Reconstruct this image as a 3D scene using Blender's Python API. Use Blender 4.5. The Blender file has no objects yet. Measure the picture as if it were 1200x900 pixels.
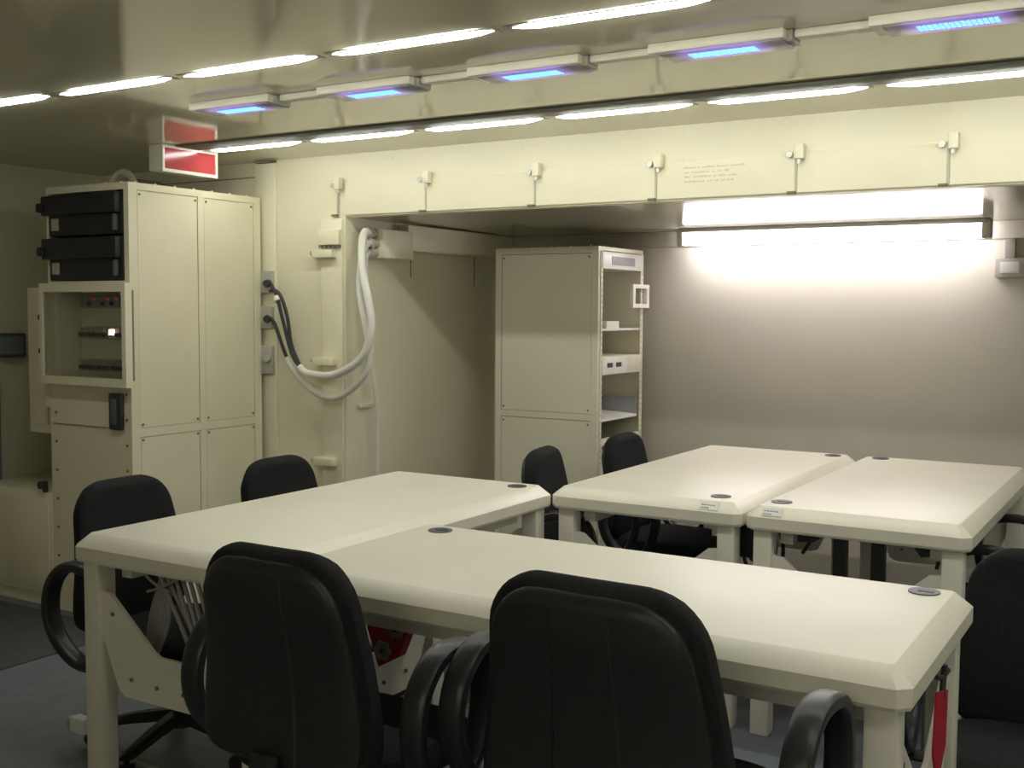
import bpy, bmesh, math, random
from mathutils import Vector, Matrix
random.seed(7)
S = bpy.context.scene
COL = S.collection

# ------------------------------------------------------------------ camera
YAW, PITCH, ROLL, FPX = .5441, .0664, .0058, 1304.72
cy_, sy_, cp_, sp_ = math.cos(YAW), math.sin(YAW), math.cos(PITCH), math.sin(PITCH)
fwd = Vector((-sy_*cp_, cy_*cp_, -sp_)); rgt = Vector((cy_, sy_, 0)); up = rgt.cross(fwd)
r2 = rgt*math.cos(ROLL) + up*math.sin(ROLL); u2 = -rgt*math.sin(ROLL) + up*math.cos(ROLL)
cam_d = bpy.data.cameras.new('camera'); cam = bpy.data.objects.new('camera', cam_d); COL.objects.link(cam)
cam.matrix_world = Matrix(((r2.x, u2.x, -fwd.x, 0), (r2.y, u2.y, -fwd.y, 0), (r2.z, u2.z, -fwd.z, 1.37), (0, 0, 0, 1)))
cam_d.sensor_width = 36; cam_d.sensor_fit = 'HORIZONTAL'; cam_d.lens = FPX*36/1200; cam_d.clip_start = .05
S.camera = cam

# ------------------------------------------------------------------ world, light levels, exposure
w = bpy.data.worlds.new('world'); S.world = w; w.use_nodes = True
w.node_tree.nodes['Background'].inputs[0].default_value = (.5, .5, .5, 1)
w.node_tree.nodes['Background'].inputs[1].default_value = .02
ROW_POWER = 50.0       # ceiling tube lamps
BACK_POWER = 28.0      # tube lamp of the recess
NEAR_POWER = 21.0      # tube lamps on the wall behind the camera
LED_POWER = 1.5
S.view_settings.view_transform = 'Standard'; S.view_settings.look = 'None'
S.view_settings.exposure = -0.08; S.view_settings.gamma = 1.0; S.view_settings.use_curve_mapping = False

# ------------------------------------------------------------------ materials
MATS = {}
def mat(name, col, rough=.5, metal=0, noise=.06, nscale=6, bump=0, bscale=200, coat=0, spec=.5, emit=None, estr=0, trans=0, alpha=1, ior=1.5):
    m = bpy.data.materials.new(name); m.use_nodes = True; nt = m.node_tree
    b = nt.nodes['Principled BSDF']
    b.inputs['Roughness'].default_value = rough; b.inputs['Metallic'].default_value = metal
    b.inputs['Specular IOR Level'].default_value = spec; b.inputs['IOR'].default_value = ior
    b.inputs['Coat Weight'].default_value = coat; b.inputs['Coat Roughness'].default_value = .06
    tc = nt.nodes.new('ShaderNodeTexCoord')
    if noise > 0:
        n = nt.nodes.new('ShaderNodeTexNoise'); n.inputs['Scale'].default_value = nscale; n.inputs['Detail'].default_value = 5
        nt.links.new(tc.outputs['Object'], n.inputs['Vector'])
        cr = nt.nodes.new('ShaderNodeValToRGB')
        cr.color_ramp.elements[0].position = .3; cr.color_ramp.elements[1].position = .7
        cr.color_ramp.elements[0].color = (*[c*(1-noise) for c in col], 1)
        cr.color_ramp.elements[1].color = (*[min(1, c*(1+noise)) for c in col], 1)
        nt.links.new(n.outputs['Fac'], cr.inputs['Fac']); nt.links.new(cr.outputs['Color'], b.inputs['Base Color'])
    else:
        b.inputs['Base Color'].default_value = (*col, 1)
    if bump > 0:
        n2 = nt.nodes.new('ShaderNodeTexNoise'); n2.inputs['Scale'].default_value = bscale; n2.inputs['Detail'].default_value = 3
        nt.links.new(tc.outputs['Object'], n2.inputs['Vector'])
        bp = nt.nodes.new('ShaderNodeBump'); bp.inputs['Strength'].default_value = bump; bp.inputs['Distance'].default_value = .004
        nt.links.new(n2.outputs['Fac'], bp.inputs['Height']); nt.links.new(bp.outputs['Normal'], b.inputs['Normal'])
    if emit:
        b.inputs['Emission Color'].default_value = (*emit, 1); b.inputs['Emission Strength'].default_value = estr
    if trans: b.inputs['Transmission Weight'].default_value = trans
    if alpha < 1: b.inputs['Alpha'].default_value = alpha
    MATS[name] = m; return m
CREAM = (.82, .78, .58)
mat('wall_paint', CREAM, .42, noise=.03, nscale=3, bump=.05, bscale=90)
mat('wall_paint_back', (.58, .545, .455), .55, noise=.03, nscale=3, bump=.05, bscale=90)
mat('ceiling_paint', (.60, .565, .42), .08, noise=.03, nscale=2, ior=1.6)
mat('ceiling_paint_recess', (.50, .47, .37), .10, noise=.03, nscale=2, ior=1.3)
mat('cabinet_paint', (.79, .75, .55), .38, noise=.03, nscale=4)
mat('rack_paint', (.74, .71, .55), .4, noise=.03, nscale=4)
mat('table_paint', (.86, .825, .68), .40, noise=.02, nscale=5, spec=1.0)
mat('table_leg_paint', (.82, .78, .67), .42, noise=.03)
mat('trunk_grey', (.36, .35, .28), .5)
mat('trunk_dark', (.15, .145, .105), .75, spec=.2)
mat('floor_vinyl', (.16, .175, .205), .55, noise=.12, nscale=14, bump=.1, bscale=300)
mat('mat_rubber', (.075, .075, .085), .7, noise=.15, nscale=30, bump=.2, bscale=300)
mat('black_fabric', (.016, .016, .017), .9, noise=.25, nscale=120, bump=.35, bscale=500, spec=.25)
mat('black_plastic', (.018, .018, .019), .42, noise=.1, nscale=40, bump=.12, bscale=350)
mat('arm_plastic', (.022, .023, .026), .36, noise=.1, nscale=40)
mat('dark_steel', (.03, .03, .033), .45)
mat('black_box', (.012, .011, .014), .5, noise=.2, nscale=60)
mat('grey_tag', (.45, .44, .38), .5)
mat('steel', (.55, .54, .5), .35, metal=.8)
mat('bolt_steel', (.20, .19, .15), .5, metal=.3)
mat('seam_dark', (.22, .21, .15), .7)
mat('hose_white', (.80, .79, .70), .5)
mat('cable_black', (.03, .03, .03), .5)
mat('cable_grey', (.42, .42, .40), .5)
mat('sign_frame', (.80, .77, .66), .35)
mat('sign_red', (.45, .06, .065), .16, noise=.05, spec=.3)
mat('tag_red', (.45, .01, .03), .6)
mat('grommet_grey', (.10, .10, .11), .45)
mat('sticker_white', (.85, .85, .82), .4)
mat('print_grey', (.42, .42, .40), .6)
mat('print_faint', (.60, .575, .45), .6)
mat('groove_cream', (.52, .50, .38), .6)
mat('breaker_grey', (.34, .33, .29), .5)
mat('breaker_dark', (.05, .05, .05), .5)
mat('white_plastic', (.78, .77, .72), .4)
mat('led_housing', (.72, .69, .55), .4)
mat('slate_blue', (.20, .23, .27), .5)
mat('display_grey', (.33, .33, .36), .2)
mat('glass', (.9, .92, .9), .03, noise=0, trans=1, ior=1.25)
mat('tube_glow', (1, 1, 1), .4, noise=0, emit=(.99, 1, .93), estr=ROW_POWER)
mat('tube_glow_near', (1, 1, 1), .4, noise=0, emit=(1, .97, .90), estr=NEAR_POWER)
mat('tube_glow_cool', (1, 1, 1), .4, noise=0, emit=(.98, .92, 1.0), estr=BACK_POWER)
mat('led_lens', (.30, .28, .34), .25, noise=0, emit=(.42, .25, 1.0), estr=0)
_m = MATS['led_lens'].node_tree
_tc = _m.nodes.new('ShaderNodeTexCoord'); _sx = _m.nodes.new('ShaderNodeSeparateXYZ'); _m.links.new(_tc.outputs['Object'], _sx.inputs[0])
_a = _m.nodes.new('ShaderNodeMath'); _a.operation = 'SUBTRACT'; _a.inputs[1].default_value = .197; _m.links.new(_sx.outputs['X'], _a.inputs[0])
_b = _m.nodes.new('ShaderNodeMath'); _b.operation = 'ABSOLUTE'; _m.links.new(_a.outputs[0], _b.inputs[0])
_r = _m.nodes.new('ShaderNodeMapRange'); _r.interpolation_type = 'SMOOTHSTEP'; _m.links.new(_b.outputs[0], _r.inputs['Value'])
_r.inputs['From Min'].default_value = .085; _r.inputs['From Max'].default_value = .14; _r.inputs['To Min'].default_value = .5; _r.inputs['To Max'].default_value = 0
_m.links.new(_r.outputs['Result'], _m.nodes['Principled BSDF'].inputs['Emission Strength'])
mat('led_dot', (.6, .7, .9), .3, noise=0, emit=(.14, .55, 1.0), estr=LED_POWER)
mat('pilot_light', (1, .8, .7), .3, noise=0, emit=(1, .62, .5), estr=6)
mat('pilot_dim', (.6, .1, .08), .3, noise=0, emit=(1, .12, .1), estr=.1)

# ------------------------------------------------------------------ mesh builder
class MB:
    def __init__(s): s.bm = bmesh.new()
    def box(s, x0, x1, y0, y1, z0, z1, bev=0, seg=2):
        r = bmesh.ops.create_cube(s.bm, size=1); vs = r['verts']
        for v in vs:
            v.co = Vector((x0+(v.co.x+.5)*(x1-x0), y0+(v.co.y+.5)*(y1-y0), z0+(v.co.z+.5)*(z1-z0)))
        if bev:
            es = list({e for v in vs for e in v.link_edges})
            bmesh.ops.bevel(s.bm, geom=es, offset=bev, segments=seg, profile=.5, affect='EDGES', clamp_overlap=True)
        return s
    def prism(s, pts, axis, a, b):
        # closed polygon in the two remaining axes, extruded a..b along axis
        def P(p, t):
            return {'x': (t, p[0], p[1]), 'y': (p[0], t, p[1]), 'z': (p[0], p[1], t)}[axis]
        va = [s.bm.verts.new(P(p, a)) for p in pts]; vb = [s.bm.verts.new(P(p, b)) for p in pts]
        n = len(pts); s.bm.faces.new(va); s.bm.faces.new(vb[::-1])
        for i in range(n): s.bm.faces.new((va[i], va[(i+1) % n], vb[(i+1) % n], vb[i]))
        return s
    def cyl(s, p, q, r, r2=None, seg=16):
        p, q = Vector(p), Vector(q); d = q-p; r2 = r if r2 is None else r2
        m = Matrix.Translation((p+q)/2) @ d.to_track_quat('Z', 'Y').to_matrix().to_4x4()
        bmesh.ops.create_cone(s.bm, cap_ends=True, segments=seg, radius1=r, radius2=r2, depth=d.length, matrix=m)
        return s
    def tube(s, pts, r, seg=10, closed=False, sub=6, flat=None, upv=None):
        # smooth (Catmull-Rom) tube; flat=(a,b) gives an elliptic/strap section
        P = [Vector(p) for p in pts]; n = len(P); C = []
        rng = range(n if closed else n-1)
        for i in rng:
            g = (lambda k: P[k % n]) if closed else (lambda k: P[max(0, min(n-1, k))])
            p0, p1, p2, p3 = g(i-1), g(i), g(i+1), g(i+2)
            for k in range(sub):
                t = k/sub
                C.append(.5*((2*p1)+(p2-p0)*t+(2*p0-5*p1+4*p2-p3)*t*t+(-p0+3*p1-3*p2+p3)*t**3))
        if not closed: C.append(P[-1])
        rings = []; m = len(C); prev = None
        for i, c in enumerate(C):
            t = (C[(i+1) % m]-C[i-1]) if closed else (C[min(m-1, i+1)]-C[max(0, i-1)])
            t.normalize()
            if upv is not None: nrm = Vector(upv)
            elif prev is None: nrm = t.orthogonal().normalized()
            else: nrm = (prev-t*prev.dot(t)).normalized()
            prev = nrm; bn = t.cross(nrm).normalized()
            ring = []
            for k in range(seg):
                a = 2*math.pi*k/seg; ca, sa = math.cos(a), math.sin(a)
                if flat:
                    ca = math.copysign(abs(ca)**.55, ca); sa = math.copysign(abs(sa)**.55, sa)
                    ring.append(s.bm.verts.new(c+nrm*flat[0]*ca+bn*flat[1]*sa))
                else: ring.append(s.bm.verts.new(c+nrm*r*ca+bn*r*sa))
            rings.append(ring)
        for i in range(m if closed else m-1):
            A, B = rings[i], rings[(i+1) % m]
            for k in range(seg): s.bm.faces.new((A[k], A[(k+1) % seg], B[(k+1) % seg], B[k]))
        if not closed: s.bm.faces.new(rings[0][::-1]); s.bm.faces.new(rings[-1])
        return s
    def rings(s, rr):
        R = [[s.bm.verts.new(p) for p in r] for r in rr]; n = len(R[0])
        for A, B in zip(R, R[1:]):
            for k in range(n): s.bm.faces.new((A[k], A[(k+1) % n], B[(k+1) % n], B[k]))
        s.bm.faces.new(R[0][::-1]); s.bm.faces.new(R[-1]); return s
    def build(s, name, m, parent=None, smooth=True, off=None):
        bmesh.ops.recalc_face_normals(s.bm, faces=s.bm.faces[:])
        if off is None and parent is not None: off = parent.get('_org')
        me = bpy.data.meshes.new(name)
        if off is not None: bmesh.ops.translate(s.bm, verts=s.bm.verts[:], vec=-Vector(off))
        s.bm.to_mesh(me); s.bm.free()
        me.materials.append(MATS[m])
        if smooth:
            me.shade_smooth()
            if hasattr(me, 'set_sharp_from_angle'): me.set_sharp_from_angle(angle=math.radians(35))
        o = bpy.data.objects.new(name, me); COL.objects.link(o)
        if parent is not None: o.parent = parent
        if off is not None: o['_org'] = list(off) if parent is not None else [0, 0, 0]
        return o
def box(*a, **k): return MB().box(*a, **k)
def thing(name, label, cat, loc, rz=0, group=None, world=True):
    o = bpy.data.objects.new(name, None); COL.objects.link(o); o.empty_display_size = .05
    o.location = loc; o.rotation_euler = (0, 0, rz)
    o['label'] = label; o['category'] = cat
    if group: o['group'] = group
    o['_org'] = list(loc) if world else [0, 0, 0]
    return o
def tag(o, label, cat, group=None):
    o['label'] = label; o['category'] = cat
    if group: o['group'] = group
    return o
def struct(o): o['kind'] = 'structure'; return o
def part_copy(o, parent, dloc):
    c = o.copy(); COL.objects.link(c); c.parent = parent; c.location = Vector(o.location)+Vector(dloc); return c

# ------------------------------------------------------------------ the setting
YH, ZT, ZH = 4.02, 2.078, 1.793         # front of the header wall, ceiling height, header's lower edge
XL, XR, YF, YB = -5.05, 2.4, -1.4, 5.42
XS = -3.333                              # left side wall of the recess
CY, CX = 3.204, -3.831                   # front and right faces of the tall cabinet
struct(box(XL-.05, XR+.05, YF-.05, 5.6, -.06, 0).build('floor', 'floor_vinyl'))
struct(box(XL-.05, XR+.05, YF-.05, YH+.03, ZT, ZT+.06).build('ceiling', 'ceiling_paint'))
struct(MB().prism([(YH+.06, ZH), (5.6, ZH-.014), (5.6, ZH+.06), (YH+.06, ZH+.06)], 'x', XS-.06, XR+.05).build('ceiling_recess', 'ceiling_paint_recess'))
struct(box(XL-.06, XL, YF, 5.6, 0, ZT).build('wall_left', 'wall_paint'))
struct(box(XR, XR+.06, YF, 5.6, 0, ZT).build('wall_right', 'wall_paint'))
struct(box(XL, XR, YF-.06, YF, 0, ZT).build('wall_front', 'wall_paint'))
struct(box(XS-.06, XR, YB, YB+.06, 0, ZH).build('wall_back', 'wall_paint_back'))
wc = struct(box(XL, -3.89, YH+.02, YH+.08, 0, ZT).build('wall_corner', 'wall_paint'))
box(XL, -3.89, YH+.016, YH+.02, 2.005, 2.009).build('wall_seam', 'seam_dark', wc)
box(-4.19, -3.89, YH+.008, YH+.02, 0, 2.0).build('cover_plate', 'wall_paint', wc)
wr = struct(box(XS-.06, XS, YH+.06, YB, 0, ZH).build('wall_recess', 'wall_paint'))
# wall with the wide opening: jamb, corner post and header
wm = struct(box(-3.755, XS, YH, YH+.06, 0, ZT).box(XS, XR, YH, YH+.06, ZH, ZT).build('wall_middle', 'wall_paint'))
box(-3.89, -3.757, YH-.012, YH+.05, 0, ZT-.012, bev=.004).build('corner_post', 'wall_paint', wm)
box(-3.87, -3.775, YH-.03, YH+.04, ZT-.011, ZT-.001).build('post_cap', 'seam_dark', wm)
hx = [-3.372, -2.875, -2.323, -1.781, -1.232, -.71, -.17, .37, .91, 1.45, 1.99]
for i in range(len(hx)):                 # row of cover panels along the header's lower half
    a = hx[i]+.004 if i else hx[0]+.004
    b = (hx[i+1] if i+1 < len(hx) else XR)-.004
    box(a if i else XS+.001, b, YH-.008, YH+.004, ZH+.006, 1.945, bev=.002, seg=1).build('header_panel', 'wall_paint', wm)
    # lid, clamp, knob and lower catch at each joint
    x = hx[i]
    k = box(x+.001, x+.034, YH-.040, YH-.008, 1.918, 1.972, bev=.004).build('clamp', 'wall_paint', wm)
    MB().cyl((x+.018, YH-.032, 1.916), (x+.018, YH-.032, 1.902), .008, seg=10).build('clamp_pin', 'steel', k, off=[0, 0, 0])
    MB().cyl((x-.020, YH-.008, 1.936), (x-.020, YH-.026, 1.936), .011, seg=12).build('clamp_knob', 'steel', wm)
    box(x-.030, x+.001, YH-.020, YH-.006, ZH+.004, ZH+.012).build('catch', 'bolt_steel', wm)
    box(x-.0036, x+.0036, YH-.0095, YH-.004, ZH+.01, 1.93).build('panel_seam', 'groove_cream', wm)
rv = MB()
for k in range(118):
    x = -3.30+k*.048
    rv.cyl((x, YH-.003, 2.045), (x, YH+.004, 2.045), .0035, seg=6)
    if k % 1 == 0 and x > -2.3: rv.cyl((x, YH-.011, 1.938), (x, YH-.004, 1.938), .003, seg=6)
rv = rv.build('rivets', 'wall_paint', wm); rv['kind'] = 'stuff'
# small printed notice on the header: four lines of faint grey print
nt_ = MB(); lens = [[.045, .012, .05, .045, .055], [.022, .075, .012, .02, .02], [.028, .075, .01, .03, .035], [.085, .02, .02, .015, .025]]
for r, ws in enumerate(lens):
    x = -1.665; z = 1.911-r*.0175
    for wd in ws:
        k = 0.0
        while k < wd-.003:
            h = random.choice([.005, .007, .004]); nt_.box(x+k, x+k+.0035, YH-.0087, YH-.0079, z, z+h); k += .0052
        x += wd+.008
nt_ = nt_.build('printed_notice', 'print_faint', wm, smooth=False); nt_['kind'] = 'stuff'; nt_['label'] = 'four faint lines of small grey print'
# jamb: raised cover strip with hinge blocks
box(-3.47, -3.345, YH-.014, YH+.002, 0, 1.785, bev=.003).build('jamb_strip', 'wall_paint', wm)
hb = box(-3.475, -3.345, YH-.035, YH-.012, 1.665, 1.735, bev=.004).build('hinge_block', 'wall_paint', wm)
for k in range(5): box(-3.468+k*.026, -3.452+k*.026, YH-.033, YH-.014, 1.652, 1.664).build('hinge_tooth', 'bolt_steel', wm)
for z in (1.625, 1.125, .655):
    box(-3.50, -3.375, YH-.048, YH-.012, z-.018, z+.018, bev=.004).build('stop_block', 'wall_paint', wm)
    MB().cyl((-3.515, YH-.03, z+.004), (-3.498, YH-.03, z+.004), .011, seg=10).build('stop_pin', 'steel', wm)
# trunking of the recess, along the side wall and the back wall
tr = box(XS, XS+.07, 4.41, YB-.021, 1.655, ZH-.013, bev=.003).build('trunking_side', 'wall_paint', wr)
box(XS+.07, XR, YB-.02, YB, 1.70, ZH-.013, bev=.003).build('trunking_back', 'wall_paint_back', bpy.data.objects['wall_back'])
box(XS, XS+.002, 4.52, 4.526, 1.53, 1.65).build('wall_mark', 'seam_dark', wr)
box(XS, XS+.002, 5.10, 5.106, 1.50, 1.65).build('wall_mark', 'seam_dark', wr)
box(XS, XS+.03, 4.10, 4.20, .905, .925, bev=.004).build('stop_block', 'wall_paint', wr)
for x in (-1.83, -1.235): 
    box(x, x+.006, YB-.003, YB, 1.575, 1.605).build('wall_mark', 'grey_tag', bpy.data.objects['wall_back'])
# dark mat in front of the cabinets
tag(box(XL+.01, -3.78, YF+.05, 3.14, 0, .006).build('floor_mat', 'mat_rubber'), 'dark rubber floor mat in front of the tall cabinet', 'floor mat')

# ------------------------------------------------------------------ ceiling lamps
def lamp_lens(L, wd, h):
    m = MB(); rr = []
    for t, s in ((0, .08), (.015, .36), (.04, .72), (.075, 1), (L-.075, 1), (L-.04, .72), (L-.015, .36), (L, .08)):
        rr.append([(t, math.cos(a)*wd/2*s, -math.sin(a)*h*s) for a in [math.pi*k/8 for k in range(9)]])
    return m.rings(rr)
# (a third, short row lights the near end of the room)
def row(n, x0, pitch, y, L, wd, dp, lab, grp):
    base = lens = None
    for i in range(n):
        t = thing('ceiling_lamp', lab, 'ceiling lamp', (x0+i*pitch, y, ZT), group=grp, world=False)
        if i == 0:
            base = box(-.012, L+.012, -.024, .024, -.0015, 0).build('housing', 'trunk_grey', t)
            m = lamp_lens(L, wd, dp); bmesh.ops.translate(m.bm, verts=m.bm.verts[:], vec=(0, 0, -.0015))
            lens = m.build('tube_diffuser', 'tube_glow', t)
        else: part_copy(base, t, (0, 0, 0)); part_copy(lens, t, (0, 0, 0))
row(9, -3.825, .587, 2.436, .53, .0235, .0085, 'lit tube lamp in the ceiling row that stands alone, away from the header', 'ceiling tube lamps of the row away from the header')
row(9, -3.775, .589, 3.623, .53, .025, .011, 'lit tube lamp in the ceiling row along the dark trunking by the header', 'ceiling tube lamps of the row beside the header')
row(4, -.55, .587, 1.30, .53, .0235, .0085, 'lit tube lamp in the short ceiling row above the front chairs', 'ceiling tube lamps of the short row')
tag(box(-3.80, XR-.02, 3.435, 3.575, ZT-.006, ZT, bev=.002).build('cable_trunking', 'trunk_dark'), 'long dark cable trunking on the ceiling beside a lamp row', 'trunking')
# blackout LED lights joined by a conduit
base = lens = dots = cap = None
for i in range(8):
    t = thing('led_light', 'flat ceiling light with a glowing blue violet lens, on the white conduit', 'ceiling light', (-2.99+i*.577, 2.82, ZT), group='blue LED lights along the conduit', world=False)
    if i == 0:
        base = box(0, .37, -.055, .055, -.026, 0, bev=.004).build('housing', 'led_housing', t)
        lens = box(.03, .365, -.052, .056, -.032, -.026, bev=.003).build('lens', 'led_lens', t)
        d = MB()
        for k in range(15):
            for j in range(3):
                x = .105+k*.0122; d.box(x, x+.009, -.026+j*.018, -.014+j*.018, -.034, -.032)
        dots = d.build('led_array', 'led_dot', t, smooth=False); dots['kind'] = 'stuff'
        cap = box(.37, .385, -.03, .04, -.031, -.002, bev=.003).build('end_cap', 'trunk_grey', t)
    else:
        for p in (base, lens, dots, cap):
            c = part_copy(p, t, (0, 0, 0))
for i in range(7):
    x = -2.99+i*.577
    tag(box(x+.386, x+.576, 2.80, 2.84, ZT-.022, ZT, bev=.006).build('light_conduit', 'led_housing'), 'short white conduit linking two blue ceiling lights', 'conduit', 'conduit pieces between the blue lights')
# tube lamp of the recess: hangs from the recess ceiling close to the back wall
t = thing('tube_light', 'long bright white tube light under the low recess ceiling by the back wall', 'tube light', (-1.48, 5.28, ZH))
box(-2.20, -.765, 5.235, 5.325, ZH-.032, ZH-.011, bev=.002).build('lamp_body', 'grey_tag', t)
MB().cyl((-2.18, 5.28, 1.726), (-.785, 5.28, 1.726), .026, seg=20).build('tube', 'tube_glow_cool', t)
for a, b in ((-2.215, -2.18), (-.785, -.745)):
    box(a, b, 5.245, 5.315, 1.695, ZH-.011, bev=.008).build('lamp_socket', 'grey_tag', t)

# the same kind of tube lamp on the wall behind the camera
for xa in (-.3,):
    t = thing('tube_light', 'long tube light on the front wall, opposite the recess', 'tube light', (xa, YF+.1, 1.8))
    box(xa-.72, xa+.72, YF, YF+.05, 1.79, 1.86, bev=.002).build('lamp_body', 'grey_tag', t)
    MB().cyl((xa-.70, YF+.09, 1.825), (xa+.70, YF+.09, 1.825), .028, seg=20).build('tube', 'tube_glow_near', t)
    for q in (-.72, .70): box(xa+q, xa+q+.02, YF+.05, YF+.125, 1.79, 1.86, bev=.006).build('lamp_socket', 'grey_tag', t)

# ------------------------------------------------------------------ red sign under the ceiling
t = thing('illuminated_sign', 'red box sign with cream frame hanging under the ceiling over the cabinet', 'sign', (-3.85, 3.52, ZT))
X = -3.812
box(-3.90, X-.004, 3.375, 3.685, 1.965, ZT, bev=.005).build('sign_box', 'sign_frame', t)
fr = MB()
fr.box(X-.004, X+.006, 3.370, 3.690, 1.960, 1.974).box(X-.004, X+.006, 3.370, 3.690, ZT-.014, ZT-.0005)
fr.box(X-.004, X+.006, 3.370, 3.382, 1.974, ZT-.014).box(X-.004, X+.006, 3.678, 3.690, 1.974, ZT-.014)
fr.build('sign_frame', 'sign_frame', t)
box(X-.004, X+.001, 3.382, 3.678, 1.974, ZT-.014).build('red_panel', 'sign_red', t)

# ------------------------------------------------------------------ tall cabinet with the breaker door
t = thing('tall_cabinet', 'tall cream steel cabinet with black cases and a glazed breaker door', 'cabinet', (-4.10, 3.6, 0))
x0, x1, y0, y1, zt = -4.37, CX, CY, 3.985, 1.90
b = MB()   # carcass: right side, left side, rear, bottom, top, front frame
b.box(x1-.02, x1-.006, y0+.02, y1-.02, .05, zt-.03).box(x0, x0+.02, y0+.02, y1-.02, .05, zt-.03).box(x0, x1-.006, y1-.02, y1, .05, zt-.03)
b.box(x0, x1-.006, y0, y1, zt-.03, zt).box(x0, x1-.006, y0, y1, 0, .05)
b.box(x0, x1-.006, y0, y0+.02, .05, 1.04).box(x0, x0+.045, y0, y0+.02, 1.04, 1.455).box(x1-.05, x1-.006, y0, y0+.02, 1.04, 1.455)
b.box(x0, x1-.006, y0, y0+.02, 1.455, 1.485).box(x1-.03, x1-.006, y0, y0+.02, 1.485, zt-.03).box(x0, x0+.014, y0, y0+.02, 1.485, zt-.03)
b.build('carcass', 'cabinet_paint', t)
sf = MB()  # frame of the right side
for a, c in ((y0, y0+.045), (3.590, 3.625), (y1-.045, y1)): sf.box(x1-.006, x1, a, c, 0, zt)
for a, c in ((zt-.03, zt), (.815, .85), (0, .05)):
    sf.box(x1-.006, x1, y0+.045, 3.59, a, c).box(x1-.006, x1, 3.625, y1-.045, a, c)
sf.build('side_frame', 'cabinet_paint', t)
for ya, yb in ((y0+.048, 3.587), (3.628, y1-.048)):
    box(x1-.006, x1-.002, ya, yb, .853, zt-.034, bev=.0015, seg=1).build('side_panel', 'cabinet_paint', t)
    box(x1-.006, x1-.002, ya, yb, .053, .812, bev=.0015, seg=1).build('side_panel', 'cabinet_paint', t)
bo = MB()
for ya, yb in ((y0+.06, 3.575), (3.64, y1-.06)):
    for z in (zt-.048, .868, .80):
        for y in (ya, yb): bo.cyl((x1-.003, y, z), (x1+.002, y, z), .005, seg=8)
for k in range(9): bo.cyl((x1-.03, y0-.004, .12+k*.11), (x1-.03, y0+.002, .12+k*.11), .006, seg=8)
for k in range(7): bo.cyl((x0+.04, y0-.004, .12+k*.13), (x0+.04, y0+.002, .12+k*.13), .006, seg=8)
bo = bo.build('bolts', 'bolt_steel', t); bo['kind'] = 'stuff'
tb = MB()
for k in range(7): tb.cyl((x1-.02, y0+.05+k*.11, zt), (x1-.02, y0+.05+k*.11, zt+.008), .006, seg=8)
for k in range(5): tb.cyl((x0+.06+k*.1, y0+.03, zt), (x0+.06+k*.1, y0+.03, zt+.008), .006, seg=8)
tb = tb.build('top_bolts', 'cabinet_paint', t); tb['kind'] = 'stuff'
box(x0+.02, x1-.05, y0-.003, y0, .848, .852).build('panel_seam', 'seam_dark', t)
hd = box(-3.955, -3.875, y0-.022, y0, .845, 1.005, bev=.008).build('recessed_latch', 'dark_steel', t)
box(-3.930, -3.900, y0-.030, y0-.020, .87, .98, bev=.004).build('latch_lever', 'grommet_grey', hd)
# breaker recess and door
rc = box(x0+.045, x1-.05, 3.33, 3.34, 1.04, 1.46).build('breaker_backplate', 'cabinet_paint', t)
box(x0+.045, x0+.06, y0+.02, 3.33, 1.04, 1.46).box(x1-.06, x1-.05, y0+.02, 3.33, 1.04, 1.46).box(x0+.045, x1-.05, y0+.02, 3.33, 1.03, 1.04).build('recess_lining', 'cabinet_paint', t)
for r, z in enumerate((1.395, 1.258, 1.112)):
    box(-4.26, -3.885, 3.315, 3.33, z-.028, z+.028).build('breaker_rail', 'grey_tag', t)
    for k in range(12):
        x = -4.25+k*.030
        br = box(x, x+.026, 3.275, 3.315, z-.024, z+.024, bev=.002, seg=1).build('circuit_breaker', 'breaker_grey', t)
        if r != 0 or k in (2, 5, 7, 10): box(x+.007, x+.019, 3.262, 3.276, z-.016, z+.002).build('breaker_toggle', 'breaker_dark', br)
        if r == 0 and k in (3, 6, 8, 11): box(x+.006, x+.018, 3.268, 3.275, z+.006, z+.018).build('pilot_lamp', 'pilot_dim', br)
        if r == 1 and k == 7: box(x+.002, x+.024, 3.262, 3.275, z-.008, z+.016).build('pilot_lamp', 'pilot_light', br)
dy0, dy1 = 3.155, 3.190
d = MB().box(-4.368, -3.803, dy0, dy1, 1.437, 1.475).box(-4.368, -3.803, dy0, dy1, 1.032, 1.068)
d.box(-4.368, -4.350, dy0, dy1, 1.068, 1.437).box(-3.828, -3.803, dy0, dy1, 1.068, 1.437)
dr = d.build('door', 'cabinet_paint', t)
box(-4.350, -3.828, dy0+.012, dy0+.017, 1.068, 1.437).build('door_pane', 'glass', dr)
box(-3.822, -3.808, dy1, y0, 1.06, 1.445).build('door_hinge', 'bolt_steel', t)
box(-4.405, -4.37, 3.20, 3.24, .92, 1.36, bev=.004).build('side_strip', 'cabinet_paint', t)
for z in (1.325, 1.175): MB().cyl((-4.39, 3.20, z), (-4.39, 3.17, z), .013, seg=12).build('strip_knob', 'dark_steel', t)
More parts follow.
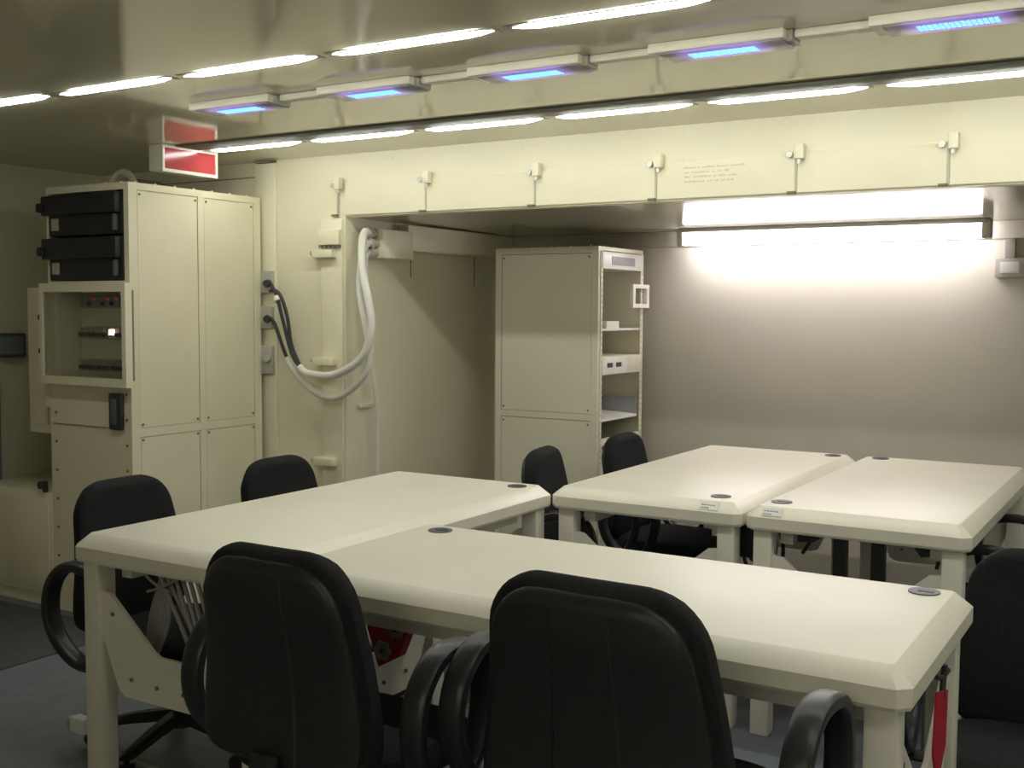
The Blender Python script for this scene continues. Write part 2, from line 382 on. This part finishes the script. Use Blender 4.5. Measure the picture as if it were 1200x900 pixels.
# black cases in the top bay
for k, (za, zb, lab) in enumerate(((1.682, 1.862, 'upper black equipment case in the bay at the top of the tall cabinet'), (1.49, 1.676, 'lower black equipment case in the tall cabinet, just above the glazed door'))):
    c = thing('equipment_case', lab, 'case', (-4.10, 3.30, za), group='black cases in the tall cabinet')
    box(-4.345, x1-.032, 3.196, 3.60, za, zb, bev=.006).build('case_body', 'black_box', c)
    box(-4.355, x1-.034, 3.160, 3.196, za+.09, zb-.004, bev=.008).build('lid', 'black_box', c)
    box(-4.375, -4.335, 3.150, 3.19, za+.105, za+.145, bev=.006).build('latch', 'black_box', c)
    box(-4.322, -4.275, 3.190, 3.197, za+.025, za+.078, bev=.002).build('name_tag', 'grey_tag', c)
    box(-3.905, -3.885, 3.176, 3.197, za+.015, za+.085, bev=.006).build('handle', 'grommet_grey', c)
# round duct collar on top of the cabinet
t = thing('duct_collar', 'pale half-round duct collar lying on top of the tall cabinet', 'duct', (-4.24, 3.5, 1.90))
m = MB(); m.tube([(-4.22+.085*math.cos(a), 3.50, 1.908+.085*math.sin(a)) for a in [math.pi*k/10 for k in range(11)]], .016, sub=3)
m.build('collar_ring', 'cabinet_paint', t)
MB().prism([(-4.22+.07*math.cos(a), 1.900+.07*math.sin(a)) for a in [math.pi*k/12 for k in range(13)]], 'y', 3.51, 3.70).build('duct_half_pipe', 'trunk_grey', t)
# units left of the tall cabinet
t = thing('low_cabinet', 'low cream cabinet standing against the left side of the tall cabinet', 'cabinet', (-4.65, 3.4, 0))
lb = box(-4.92, -4.375, 3.20, 3.59, .06, .53, bev=.004).build('body', 'cabinet_paint', t)
box(-4.90, -4.375, 3.215, 3.58, 0, .06).build('plinth', 'cabinet_paint', t)
box(-4.70, -4.39, 3.194, 3.20, .09, .50, bev=.003).build('door_panel', 'cabinet_paint', t)
MB().cyl((-4.415, 3.20, .565), (-4.415, 3.17, .565), .018, seg=12).cyl((-4.415, 3.20, .53), (-4.415, 3.20, .58), .012, seg=10).build('knob', 'dark_steel', t)
t = thing('side_cabinet', 'cream side cabinet beside the tall cabinet, above a dark gap', 'cabinet', (-4.6, 3.4, .79))
box(-4.60, -4.41, 3.26, 5.0-1.4, .79, 1.46, bev=.004).build('body', 'cabinet_paint', t)
box(-4.56, -4.46, 3.252, 3.26, .83, 1.42, bev=.003).build('door_panel', 'cabinet_paint', t)
box(-4.60, -4.41, 3.60, 3.72, .60, 1.60).build('mounting_board', 'cabinet_paint', t)
box(-4.60, -4.41, 3.60, 3.72, 0, .60).build('mounting_leg', 'cabinet_paint', t)
t = thing('control_box', 'small dark grey box on the wall left of the tall cabinet', 'box', (-5.0, 3.42, 1.2))
box(-5.05, -4.98, 3.35, 3.52, 1.12, 1.24, bev=.006).build('box_body', 'grommet_grey', t)
box(-4.98, -4.973, 3.37, 3.50, 1.135, 1.225, bev=.003).build('box_lid', 'slate_blue', t)
tag(box(-5.05, -4.96, 3.20, 3.36, 0, 1.05, bev=.01).box(-5.0, -4.955, 3.18, 3.40, 0, .28, bev=.01).build('standing_duct', 'slate_blue'), 'slate blue duct standing on the floor at the dark end wall', 'duct')

# ------------------------------------------------------------------ equipment rack in the recess
t = thing('equipment_rack', 'tall cream equipment rack with an open shelved side in the recess', 'rack', (-2.71, 5.05, 0))
x0, x1, y0, y1, zt = -3.0, -2.42, 4.80, 5.30, 1.678
b = MB().box(x0, x1, y0, y0+.018, 0, zt).box(x0, x1, y1-.018, y1, 0, zt).box(x0, x0+.018, y0+.018, y1-.018, 0, zt)
b.box(x0+.018, x1, y0+.018, y1-.018, zt-.018, zt).box(x0+.018, x1, y0+.018, y1-.018, 0, .05)
b.build('carcass', 'rack_paint', t)
f = MB().box(x0, x0+.035, y0-.006, y0, 0, zt).box(x1-.035, x1, y0-.006, y0, 0, zt)
for a, c in ((zt-.03, zt), (.835, .865), (0, .05)): f.box(x0+.035, x1-.035, y0-.006, y0, a, c)
f.build('side_frame', 'rack_paint', t)
box(x0+.037, x1-.037, y0-.0045, y0, .868, zt-.033, bev=.001, seg=1).build('side_panel', 'rack_paint', t)
box(x0+.037, x1-.037, y0-.0045, y0, .053, .832, bev=.001, seg=1).build('side_panel', 'rack_paint', t)
sm = MB().box(x0+.035, x1-.035, y0-.0052, y0-.003, zt-.034, zt-.031).box(x0+.035, x1-.035, y0-.0052, y0-.003, .832, .835).box(x0+.034, x0+.037, y0-.0052, y0-.003, .87, zt-.03)
sm.build('panel_seam', 'seam_dark', t)
bl = MB()
for x in (x0+.05, x1-.05):
    for z in (zt-.05, .885, .815): bl.cyl((x, y0-.008, z), (x, y0-.003, z), .005, seg=8)
for k in range(5): bl.cyl((x0+.08+k*.11, y0+.02, zt), (x0+.08+k*.11, y0+.02, zt+.008), .006, seg=8)
for k in range(4): bl.cyl((x1-.02, y0+.08+k*.11, zt), (x1-.02, y0+.08+k*.11, zt+.008), .006, seg=8)
bl = bl.build('bolts', 'bolt_steel', t); bl['kind'] = 'stuff'
for ya, yb in ((y0+.012, y0+.03), (y1-.035, y1-.004)):
    p = box(x1, x1+.006, ya, yb, .05, zt-.02).build('rack_post', 'steel' if 0 else 'rack_paint', t)
hl = MB()
for k in range(52):
    for yc in (y0+.021, y1-.02): hl.box(x1+.006, x1+.0072, yc-.004, yc+.004, .10+k*.029, .112+k*.029)
hl = hl.build('post_holes', 'groove_cream', t, smooth=False); hl['kind'] = 'stuff'
u = box(x1-.20, x1+.010, y0+.02, y1-.015, 1.572, 1.655, bev=.003).build('blanking_panel', 'white_plastic', t)
box(x1+.010, x1+.012, y0+.12, y1-.12, 1.592, 1.634).build('display_window', 'display_grey', u)
u = MB().box(x1+.012, x1+.03, 5.125, 5.32, 1.483, 1.504).box(x1+.012, x1+.03, 5.125, 5.32, 1.385, 1.405).box(x1+.012, x1+.03, 5.125, 5.152, 1.405, 1.483).box(x1+.012, x1+.03, 5.29, 5.32, 1.405, 1.483)
u.build('bracket_frame', 'white_plastic', t)
sh = box(x1-.45, x1+.004, y0+.03, y1-.04, 1.270, 1.282, bev=.002).build('shelf', 'white_plastic', t)
u = box(x1-.25, x1+.008, y0+.02, y1-.02, 1.055, 1.145, bev=.003).build('socket_panel', 'rack_paint', t)
box(x1+.008, x1+.012, y0+.03, y0+.30, 1.06, 1.14, bev=.001).build('socket_plate', 'white_plastic', u)
for yc in (y0+.075, y0+.175): box(x1+.012, x1+.015, yc, yc+.055, 1.092, 1.114).build('socket', 'breaker_dark', u)
s2 = MB().prism([(x1-.45, .855), (x1+.004, .828), (x1+.004, .84), (x1-.45, .867)], 'y', y0+.03, y1-.06)
s2.build('sloping_shelf', 'white_plastic', t)
box(x1-.46, x1-.45, y0+.03, y1-.06, .84, .95).box(x1-.45, x1, y1-.065, y1-.055, .835, .92).build('shelf_upstand', 'display_grey', t)
lp = box(x1-.01, x1+.004, y0+.02, y1-.03, .05, .745, bev=.002).build('lower_panel', 'rack_paint', t)
MB().cyl((x1+.004, y0+.055, .70), (x1+.026, y0+.055, .70), .012, seg=12).build('knob', 'breaker_dark', lp)
for ya, yb, h, lab in ((4.845, 4.88, .022, 'tiny cream block at the post end of the upper rack shelf'), (4.93, 5.07, .035, 'flat cream box lying in the middle of the upper rack shelf')):
    tag(box(x1-.16, x1-.02, ya, yb, 1.282, 1.282+h, bev=.003).build('small_box', 'white_plastic'), lab, 'box')

# ------------------------------------------------------------------ junction box, hoses and cables at the jamb
t = thing('junction_box', 'cream junction box with conduit glands at the start of the recess trunking', 'junction box', (XS+.05, 4.29, 1.61))
box(XS, XS+.10, 4.17, 4.408, 1.61, 1.745, bev=.004).build('box_body', 'wall_paint', t)
for k, (yy, zz, xx) in enumerate(((4.17, 1.725, XS+.055), (4.17, 1.675, XS+.06), (4.17, 1.635, XS+.055))):
    MB().cyl((xx, 4.17, zz), (xx, 4.135, zz), .022, seg=14).cyl((xx, 4.135, zz), (xx, 4.125, zz), .027, seg=8).build('cable_gland', 'grey_tag', t)
hA = [(-3.278, 4.124, 1.725), (-3.262, 4.07, 1.722), (-3.245, 4.03, 1.66), (-3.205, 3.985, 1.54), (-3.155, 3.965, 1.40), (-3.133, 3.955, 1.28), (-3.185, 3.95, 1.15), (-3.34, 3.945, 1.068), (-3.50, 3.945, 1.068), (-3.552, 3.945, 1.098)]
t = thing('flexible_hose', 'thick white hose looping highest, with two black cable tails', 'hose', (-3.33, 3.95, 1.05), group='white hoses at the jamb')
MB().tube(hA, .0185, seg=12).build('hose_sheath', 'hose_white', t)
MB().tube([(-3.548, 3.945, 1.096), (-3.60, 3.945, 1.16), (-3.66, 3.95, 1.32), (-3.70, 3.955, 1.43), (-3.735, 3.965, 1.47), (-3.775, 3.985, 1.50)], .0085).build('cable_tail', 'cable_black', t)
MB().tube([(-3.552, 3.950, 1.10), (-3.61, 3.955, 1.20), (-3.635, 3.955, 1.33), (-3.675, 3.96, 1.42), (-3.72, 3.97, 1.455), (-3.775, 3.99, 1.455)], .0085).build('cable_tail', 'cable_black', t)
MB().cyl((-3.69, 3.952, 1.405), (-3.705, 3.955, 1.425), .016, seg=10).build('cable_tie', 'hose_white', t)
hB = [(-3.273, 4.124, 1.675), (-3.262, 4.08, 1.665), (-3.255, 4.04, 1.60), (-3.235, 4.0, 1.45), (-3.19, 3.985, 1.30), (-3.16, 3.98, 1.17), (-3.20, 3.975, 1.06), (-3.33, 3.97, .968), (-3.46, 3.97, .975), (-3.58, 3.97, 1.05), (-3.655, 3.97, 1.135)]
t = thing('flexible_hose', 'white hose looping below the other, with one black cable tail', 'hose', (-3.40, 3.97, .95), group='white hoses at the jamb')
MB().tube(hB, .0165, seg=12).build('hose_sheath', 'hose_white', t)
MB().tube([(-3.650, 3.97, 1.13), (-3.68, 3.97, 1.19), (-3.715, 3.972, 1.265), (-3.74, 3.98, 1.30), (-3.775, 3.99, 1.325)], .0085).build('cable_tail', 'cable_black', t)
hC = [(-3.278, 4.124, 1.635), (-3.268, 4.09, 1.60), (-3.262, 4.08, 1.48), (-3.255, 4.09, 1.25), (-3.25, 4.13, 1.0), (-3.26, 4.16, .85), (-3.262, 4.165, .45), (-3.262, 4.165, 0.0)]
tag(MB().tube(hC, .010).build('drop_cable', 'hose_white'), 'thin white cable dropping from the junction box to the floor', 'cable')
for k, (z, lab) in enumerate(((1.49, 'topmost grey cable connector between the tall cabinet and the jamb'), (1.32, 'middle grey cable connector between the tall cabinet and the jamb'), (1.13, 'lowest grey cable connector between the tall cabinet and the jamb'))):
    c = thing('cable_connector', lab, 'connector', (-3.80, YH-.02, z-.05), group='connectors behind the tall cabinet')
    box(-3.845, -3.765, YH-.035, YH-.012, z-.075 if k == 2 else z-.045, z+.06, bev=.004).build('connector_plate', 'grey_tag', c)
    MB().cyl((-3.79, YH-.035, z), (-3.775, YH-.06, z), .02, .016, seg=12).build('connector_plug', 'dark_steel' if k < 2 else 'grey_tag', c)

# switch box on the back wall
t = thing('switch_box', 'cream switch box with conduit on the back wall, right of the tube light', 'switch', (-.67, YB, 1.53))
box(-.742, -.60, YB-.05, YB, 1.527, 1.612, bev=.006).build('box_body', 'grey_tag', t)
box(-.72, -.64, YB-.056, YB-.05, 1.545, 1.595, bev=.003).build('rocker_plate', 'white_plastic', t)
box(-.705, -.662, YB-.035, YB, 1.613, 1.70, bev=.004).build('conduit', 'grey_tag', t)

# ------------------------------------------------------------------ tables
H = .75
def table(x0, x1, y0, y1, lab, long_y, groms, sticker=None):
    t = thing('work_table', lab, 'table', ((x0+x1)/2, (y0+y1)/2, 0), group='cream work tables')
    def loop(ins, z, ch):
        a, b, c, d = x0+ins, x1-ins, y0+ins, y1-ins
        return [(a+ch, c, z), (b-ch, c, z), (b, c+ch, z), (b, d-ch, z), (b-ch, d, z), (a+ch, d, z), (a, d-ch, z), (a, c+ch, z)]
    m = MB().rings([loop(.012, .672, .018), loop(.004, .675, .022), loop(0, .683, .024), loop(0, .7165, .024), loop(.0025, .7195, .023), loop(.036, .7495, .008), loop(.0375, .75, .008)])
    top = m.build('table_top', 'table_paint', t)
    top.data.set_sharp_from_angle(angle=math.radians(24))
    u = MB()
    if long_y: u.box(x0+.09, x0+.13, y0+.1, y1-.1, .62, .672).box(x1-.13, x1-.09, y0+.1, y1-.1, .62, .672)
    else: u.box(x0+.1, x1-.1, y0+.09, y0+.13, .62, .672).box(x0+.1, x1-.1, y1-.13, y1-.09, .62, .672)
    u.build('under_rail', 'table_leg_paint', t)
    L = .06; ins = .024
    for a in (x0+ins, x1-ins-L):
        for c in (y0+ins, y1-ins-L):
            box(a, a+L, c, c+L, 0, .672, bev=.004).build('leg', 'table_leg_paint', t)
    # V-shaped brace plate between the two legs of each short end
    if long_y: a, b, ends, ax = x0+ins+L, x1-ins-L, (y0+ins+.012, y1-ins-L+.03), 'y'
    else: a, b, ends, ax = y0+ins+L, y1-ins-L, (x0+ins+.03, x1-ins-L+.036), 'x'
    mid = (a+b)/2
    prof = [(a, .592), (a+.035, .588), (mid-.065, .452), (mid-.04, .442), (mid+.04, .442), (mid+.065, .452), (b-.035, .588), (b, .592), (b, .47), (mid+.20, .325), (mid+.175, .312), (mid-.175, .312), (mid-.20, .325), (a, .47)]
    for e in ends:
        br = MB().prism(prof, ax, e, e+.012).build('brace_plate', 'table_leg_paint', t)
        bt = MB()
        for q, z in ((a+.045, .535), (b-.045, .535), (mid-.15, .365), (mid+.15, .365), (mid-.05, .36), (mid+.05, .36)):
            for s0, s1 in ((e-.004, e), (e+.012, e+.016)):
                p = [(q, s, z) if ax == 'y' else (s, q, z) for s in (s0, s1)]
                bt.cyl(p[0], p[1], .006, seg=8)
        bt = bt.build('brace_bolts', 'bolt_steel', br, off=list(t.location)); bt['kind'] = 'stuff'
    for gx, gy in groms:
        g = MB().cyl((gx, gy, H-.004), (gx, gy, H+.003), .034, seg=28).build('cable_grommet', 'grommet_grey', t)
        box(gx-.012, gx+.022, gy-.008, gy+.008, H+.003, H+.0042).build('grommet_flap', 'dark_steel', g, off=list(t.location))
    if sticker:
        sx, sy = sticker
        # lies on the sloping bevel
        st = MB(); q = [(sx, sy, 0), (sx+.065, sy, 0), (sx+.065, sy+.022, .0216), (sx, sy+.022, .0216)]
        vs = [st.bm.verts.new((p[0], p[1], .7235+p[2])) for p in q]; vt = [st.bm.verts.new((p[0], p[1]-.0006, .7243+p[2])) for p in q]
        st.bm.faces.new(vs); st.bm.faces.new(vt[::-1])
        for i in range(4): st.bm.faces.new((vs[i], vs[(i+1) % 4], vt[(i+1) % 4], vt[i]))
        s_ = st.build('sticker', 'sticker_white', t)
        pr = MB()
        for r, n in ((0, 5), (1, 3)):
            for k in range(n):
                yy = sy+.013-r*.008; zz = .7245+(yy-sy)*.98
                pr.box(sx+.006+k*.0095, sx+.013+k*.0095, yy-.0022, yy+.0008, zz-.0015, zz+.0012)
        p_ = pr.build('sticker_print', 'print_grey', s_, off=list(t.location)); p_['kind'] = 'stuff'
    return t
T1 = table(-2.607, -1.907, 1.962, 3.445, 'cream work table with a grey cable bundle hanging under its end', True, [(-1.996, 3.338)])
T2 = table(-1.892, -.382, 1.962, 2.644, 'cream work table with a red pointed tag hanging on its end', False, [(-1.771, 2.543), (-.476, 2.56)])
T3 = table(-1.904, -1.205, 3.406, 4.912, 'cream work table standing next to the equipment rack, white sticker on one corner', True, [(-1.313, 3.527), (-1.286, 4.807)], (-1.345, 3.410))
T4 = table(-1.190, -.508, 3.406, 4.912, 'cream work table under the tube light with a black computer holder below', True, [(-1.107, 3.532), (-1.089, 4.822)], (-1.135, 3.410))

# ------------------------------------------------------------------ things under and on the tables
t = thing('computer_holder', 'black steel computer holder hanging under the table below the tube light', 'holder', (-.85, 3.75, .45))
for xx in (-.955, -.835):
    for yy in (3.60,): box(xx, xx+.042, yy, yy+.03, .37, .671).build('hanger_bar', 'dark_steel', t)
box(-1.05, -.70, 3.58, 3.79, .355, .37, bev=.003).build('tray', 'dark_steel', t)
for x, xe, lab in ((-1.115, -.985, 'black bracket under the table corner near the sticker'), (-.66, -.60, 'black bracket under the table corner away from the sticker')):
    c = thing('under_table_bracket', lab, 'bracket', (x, 3.6, .6), group='brackets under the table')
    s_ = 1 if x < -.9 else -1
    a, e = (x, x+.16) if s_ > 0 else (x-.06, x+.05)
    MB().prism([(a, .671), (e, .671), (e-.05 if s_ > 0 else e, .625), (a if s_ > 0 else a+.045, .615)], 'y', 3.56, 3.66).build('bracket_body', 'dark_steel', c)
    MB().tube([(a+.085 if s_ > 0 else e-.02, 3.60, .62), (a+.075 if s_ > 0 else e-.02, 3.60, .60), (a+.06 if s_ > 0 else e-.025, 3.60, .575)], .006).build('hook', 'dark_steel', c)
t = thing('cable_tangle', 'tangle of black cables and an adapter hanging between the two stickered tables', 'cable', (-1.20, 3.6, .5))
for k, (r, xc, zc) in enumerate(((.085, -1.20, .575), (.06, -1.175, .585), (.075, -1.215, .60), (.05, -1.19, .55), (.095, -1.19, .565))):
    pts = [(xc-.03, 3.60, .664)]+[(xc+r*math.cos(a)*.55, 3.57+.022*k, zc+r*math.sin(a)) for a in [math.pi*.8+2*math.pi*j/9 for j in range(9)]]+[(xc+.03, 3.62, .664)]
    MB().tube(pts, .0065).build('cable_strand', 'cable_black', t)
box(-1.265, -1.205, 3.56, 3.68, .545, .66, bev=.008).build('adapter', 'black_box', t)
# red tags
t = thing('red_tag', 'red pointed tag with clip on the end of the stickered-free table', 'tag', (-.375, 2.25, .62))
t['label'] = 'red pointed tag hanging from a black clip at the table end'
MB().prism([(2.215, .642), (2.335, .612), (2.325, .50), (2.245, .445), (2.195, .53)], 'x', -.386, -.382).build('tag_sheet', 'tag_red', t)
MB().tube([(-.384, 2.30, .672), (-.386, 2.30, .65), (-.386, 2.29, .61)], .006).tube([(-.386, 2.225, .668), (-.386, 2.29, .65), (-.386, 2.35, .648)], .005).build('tag_clip', 'dark_steel', t)
tag(box(-.3835, -.381, 2.075, 2.095, .575, .66, bev=.001).build('end_label_strip', 'dark_steel'), 'narrow dark strip on the table leg by the red tag', 'strip')
t = thing('patterned_bag', 'red bag with white flower pattern hanging under the table', 'bag', (-1.62, 2.13, .50))
MB().prism([(-1.675, .672), (-1.555, .672), (-1.56, .62), (-1.60, .53), (-1.66, .497), (-1.695, .59)], 'y', 2.12, 2.15).build('bag_body', 'tag_red', t)
for fx, fz in ((-1.585, .652), (-1.605, .600), (-1.645, .540)):
    fl = MB()
    for a in range(6):
        q = a*math.pi/3; fl.cyl((fx+.016*math.cos(q), 2.116, fz+.016*math.sin(q)), (fx+.016*math.cos(q), 2.1195, fz+.016*math.sin(q)), .011, seg=10)
    fl.build('flower_print', 'grey_tag', t)
    MB().cyl((fx, 2.114, fz), (fx, 2.117, fz), .007, seg=10).build('flower_centre', 'dark_steel', t)
t = thing('power_box', 'cream power box fixed below the table behind the armrest', 'box', (-1.59, 2.50, .30))
box(-1.69, -1.49, 2.44, 2.56, .30, .425, bev=.006).build('box_body', 'white_plastic', t)
box(-1.68, -1.50, 2.47, 2.53, .425, .672).build('box_hanger', 'table_leg_paint', t)
for k in range(3): box(-1.66+k*.05, -1.65+k*.05, 2.434, 2.44, .32, .36).build('box_slot', 'print_grey', t)
# cable bundle of the first table
t = thing('cable_bundle', 'grey cable bundle looped under the table by the brace plate', 'cable', (-2.42, 2.2, .4))
for k in range(7):
    o = k*.012; rr_ = random.random()*.02
    MB().tube([(-2.46+o, 2.13+o, .672), (-2.43+o*1.2, 2.13+o, .60), (-2.37+o*1.6, 2.14+rr_, .48), (-2.34+o*1.5, 2.15+rr_, .38), (-2.39+o, 2.15+o, .27+o*.3), (-2.45+o*.5, 2.14+o, .25), (-2.50+o*.4, 2.13, .33), (-2.495+o, 2.14, .48), (-2.46+o*.6, 2.15, .60), (-2.44+o, 2.16, .672)], .0065, seg=7, sub=5).build('cable_strand', 'cable_grey', t)
MB().tube([(-2.50, 2.10, .645), (-2.44, 2.11, .60), (-2.38, 2.11, .585)], .004).tube([(-2.30, 2.11, .65), (-2.40, 2.11, .60), (-2.47, 2.11, .575)], .004).build('tie_string', 'cable_grey', t)
t = thing('cable_plug', 'pale grey cable plug resting by the chair castor near the table leg', 'plug', (-2.92, 2.2, .05))
box(-2.925, -2.855, 2.185, 2.225, .052, .102, bev=.008).build('plug_body', 'white_plastic', t)
box(-2.95, -2.925, 2.192, 2.218, .06, .094, bev=.003).build('plug_tip', 'grey_tag', t)
MB().tube([(-2.855, 2.205, .08), (-2.80, 2.20, .065), (-2.72, 2.19, .03), (-2.6, 2.2, .012), (-2.5, 2.2, .012)], .007).build('plug_cable', 'cable_grey', t)

# ------------------------------------------------------------------ office chairs
def back_outline(s, hgt, wb, wt, rt, rb):
    e = wb+(wt-wb)*min(1, max(0, (s-.25*hgt)/(.75*hgt)))
    if s < .25*hgt: e = wb
    if s > hgt-rt: q = s-(hgt-rt); e = e-rt+math.sqrt(max(0, rt*rt-q*q))
    if s < rb: q = rb-s; e = e-rb+math.sqrt(max(0, rb*rb-q*q))
    return max(e, .012)
def slab_back(hgt, wb, wt, rt, rb, th, y0, z0, lean, curve, n=28, nseg=28, front=1.0, rear=1.0):
    rr = []
    for i in range(n+1):
        s = hgt*(.5-.5*math.cos(math.pi*i/n)); W = back_outline(s, hgt, wb, wt, rt, rb)
        edge = min(1, math.sqrt(max(0, min(s, hgt-s))/.022)) if min(s, hgt-s) < .022 else 1
        yc = y0-lean*(s/hgt)+curve*math.sin(math.pi*min(1, s/hgt*1.25))
        ring = []
        for k in range(nseg):
            a = 2*math.pi*k/nseg; ca, sa = math.cos(a), math.sin(a)
            px = W*math.copysign(abs(ca)**.42, ca)
            t_ = th*max(edge, .12)*math.copysign(abs(sa)**.5, sa)*(front if sa > 0 else rear)
            ring.append((px, yc+t_+.35*px*px, z0+s))
        rr.append(ring)
    return rr
def chair(x, y, rz, zs, lab, arms=.315, spin=0, bw=1.0):
    t = thing('office_chair', lab, 'chair', (x, y, 0), rz, 'black office chairs', world=False)
    # star base with castors
    hub = MB().cyl((0, 0, .075), (0, 0, .125), .035, .03, seg=18)
    for k in range(5):
        a = spin+2*math.pi*k/5; c, s = math.cos(a), math.sin(a)
        rr = []
        for u, wd, z, h in ((.02, .028, .112, .030), (.14, .024, .100, .026), (.26, .020, .080, .018), (.285, .014, .076, .012)):
            ct = Vector((c*u, s*u, z)); sd = Vector((-s, c, 0))
            rr.append([ct+sd*wd*q+Vector((0, 0, h*v*.6)) for q, v in ((-1, -.8), (1, -.8), (1, .4), (.5, 1), (-.5, 1), (-1, .4))])
        hub.rings(rr)
    hub.build('star_base', 'black_plastic', t)
    for k in range(5):
        a = spin+2*math.pi*k/5; c, s = math.cos(a)*.27, math.sin(a)*.27
        d = Vector((-math.sin(a+.6), math.cos(a+.6), 0)); p = Vector((c, s, .028))
        MB().cyl(p-d*.024, p-d*.006, .028, seg=16).cyl(p+d*.006, p+d*.024, .028, seg=16).cyl(p-d*.01+Vector((0, 0, .004)), p+d*.01+Vector((0, 0, .004)), .018, seg=10).cyl((c, s, .04), (c, s, .075), .009, seg=8).build('castor', 'black_plastic', t)
    MB().cyl((0, 0, .12), (0, 0, zs-.26), .028, seg=16).cyl((0, 0, zs-.27), (0, 0, zs-.10), .018, seg=14).build('gas_column', 'dark_steel', t)
    box(-.09, .09, -.13, .10, zs-.105, zs-.075, bev=.008).build('seat_mechanism', 'dark_steel', t)
    rr = []
    for z, q in ((zs-.078, .86), (zs-.066, .95), (zs-.045, 1), (zs-.022, .985), (zs-.006, .93), (zs, .82), (zs+.002, .4)):
        ring = []
        for k in range(36):
            a = 2*math.pi*k/36; ca, sa = math.cos(a), math.sin(a)
            px = .235*q*math.copysign(abs(ca)**.6, ca); py = .225*q*math.copysign(abs(sa)**.6, sa)
            dz = -.02*max(0, py/.225)**3*(1 if z > zs-.05 else .4)
            ring.append((px*(1-.04*sa), py, z+dz))
        rr.append(ring)
    MB().rings(rr).build('seat', 'black_fabric', t)
    # back: cushion, shell with centre rib, support bar
    z0 = zs-.03; hg = .46
    bk = MB().rings(slab_back(hg, .212*bw, .172*bw, .105, .07, .032, -.235, z0, .028, .016)).build('backrest', 'black_fabric', t)
    sh = MB().rings(slab_back(hg-.034, .196*bw, .156*bw, .095, .06, .020, -.262, z0+.014, .026, .016)).build('back_shell', 'black_plastic', bk)
    rb = MB()
    rr = []
    for i in range(13):
        s = .03+(hg-.065)*i/12; yc = -.2795-.028*(s/hg)+.016*math.sin(math.pi*min(1, s/hg*1.25))+(.006 if i == 12 else 0)
        wv = .078-.014*(i/12)
        rr.append([(-wv, yc+.008, z0+s), (-wv+.012, yc-.0035, z0+s), (0, yc-.005, z0+s), (wv-.012, yc-.0035, z0+s), (wv, yc+.008, z0+s)])
    rb.rings(rr).build('shell_rib', 'black_plastic', bk)
    MB().tube([(0, -.10, zs-.09), (0, -.20, zs-.092), (0, -.275, zs-.06), (0, -.294, zs-.02), (0, -.290, zs+.02)], .01, flat=(.035, .010), upv=(1, 0, 0), seg=12).build('back_bar', 'black_plastic', t)
    if arms:
        for sx in (-1, 1):
            X = sx*arms
            pts = [(X, -.20, zs+.08), (X, -.185, zs+.16), (X, -.13, zs+.215), (X, -.06, zs+.225), (X, .01, zs+.205), (X, .045, zs+.13), (X, .035, zs+.04), (X*.985, .0, zs-.03), (X*.97, -.06, zs-.062), (X*.97, -.12, zs-.045), (X*.985, -.175, zs+.005)]
            ar = MB().tube(pts, .02, closed=True, flat=(.027, .015), upv=(1, 0, 0), seg=14, sub=5).build('armrest', 'arm_plastic', t)
            box(min(X*.97, sx*.08), max(X*.97, sx*.08), -.10, -.04, zs-.088, zs-.078, bev=.003).build('arm_bracket', 'dark_steel', t)
    return t
PI = math.pi
chair(-1.53, 1.88, 0, .47, 'black office chair at the long table side, next to the cable bundle', arms=.298, spin=.3, bw=1.07)
chair(-.832, 1.912, math.radians(-2), .49, 'black office chair at the long table side, nearer the pointed red tag', arms=.335, spin=.9, bw=1.16)
chair(-2.63, 2.37, -PI/2, .40, 'black armchair on castors between tall cabinet and table leg with brace plate', arms=.31, spin=2.75)
chair(-2.62, 3.07, -PI/2, .39, 'black office chair by the table, its back in front of the cabinet\'s side panels', arms=.30, spin=.5)
chair(-1.90, 3.84, math.radians(-80), .40, 'black office chair at the gap where two tables almost touch, by the rack', arms=.305, spin=.2)
chair(-1.91, 4.56, -PI/2, .385, 'black office chair pushed up to the table right before the rack\'s shelves', spin=1.0)
chair(-.58, 4.05, PI/2, .40, 'black office chair with ring arms at the table beneath the tube light', spin=.4)
chair(-.26, 2.82, PI+math.radians(4), .34, 'black office chair in the dark corner behind the pointed red tag', spin=.1)
for o in bpy.data.objects:
    if '_org' in o: del o['_org']
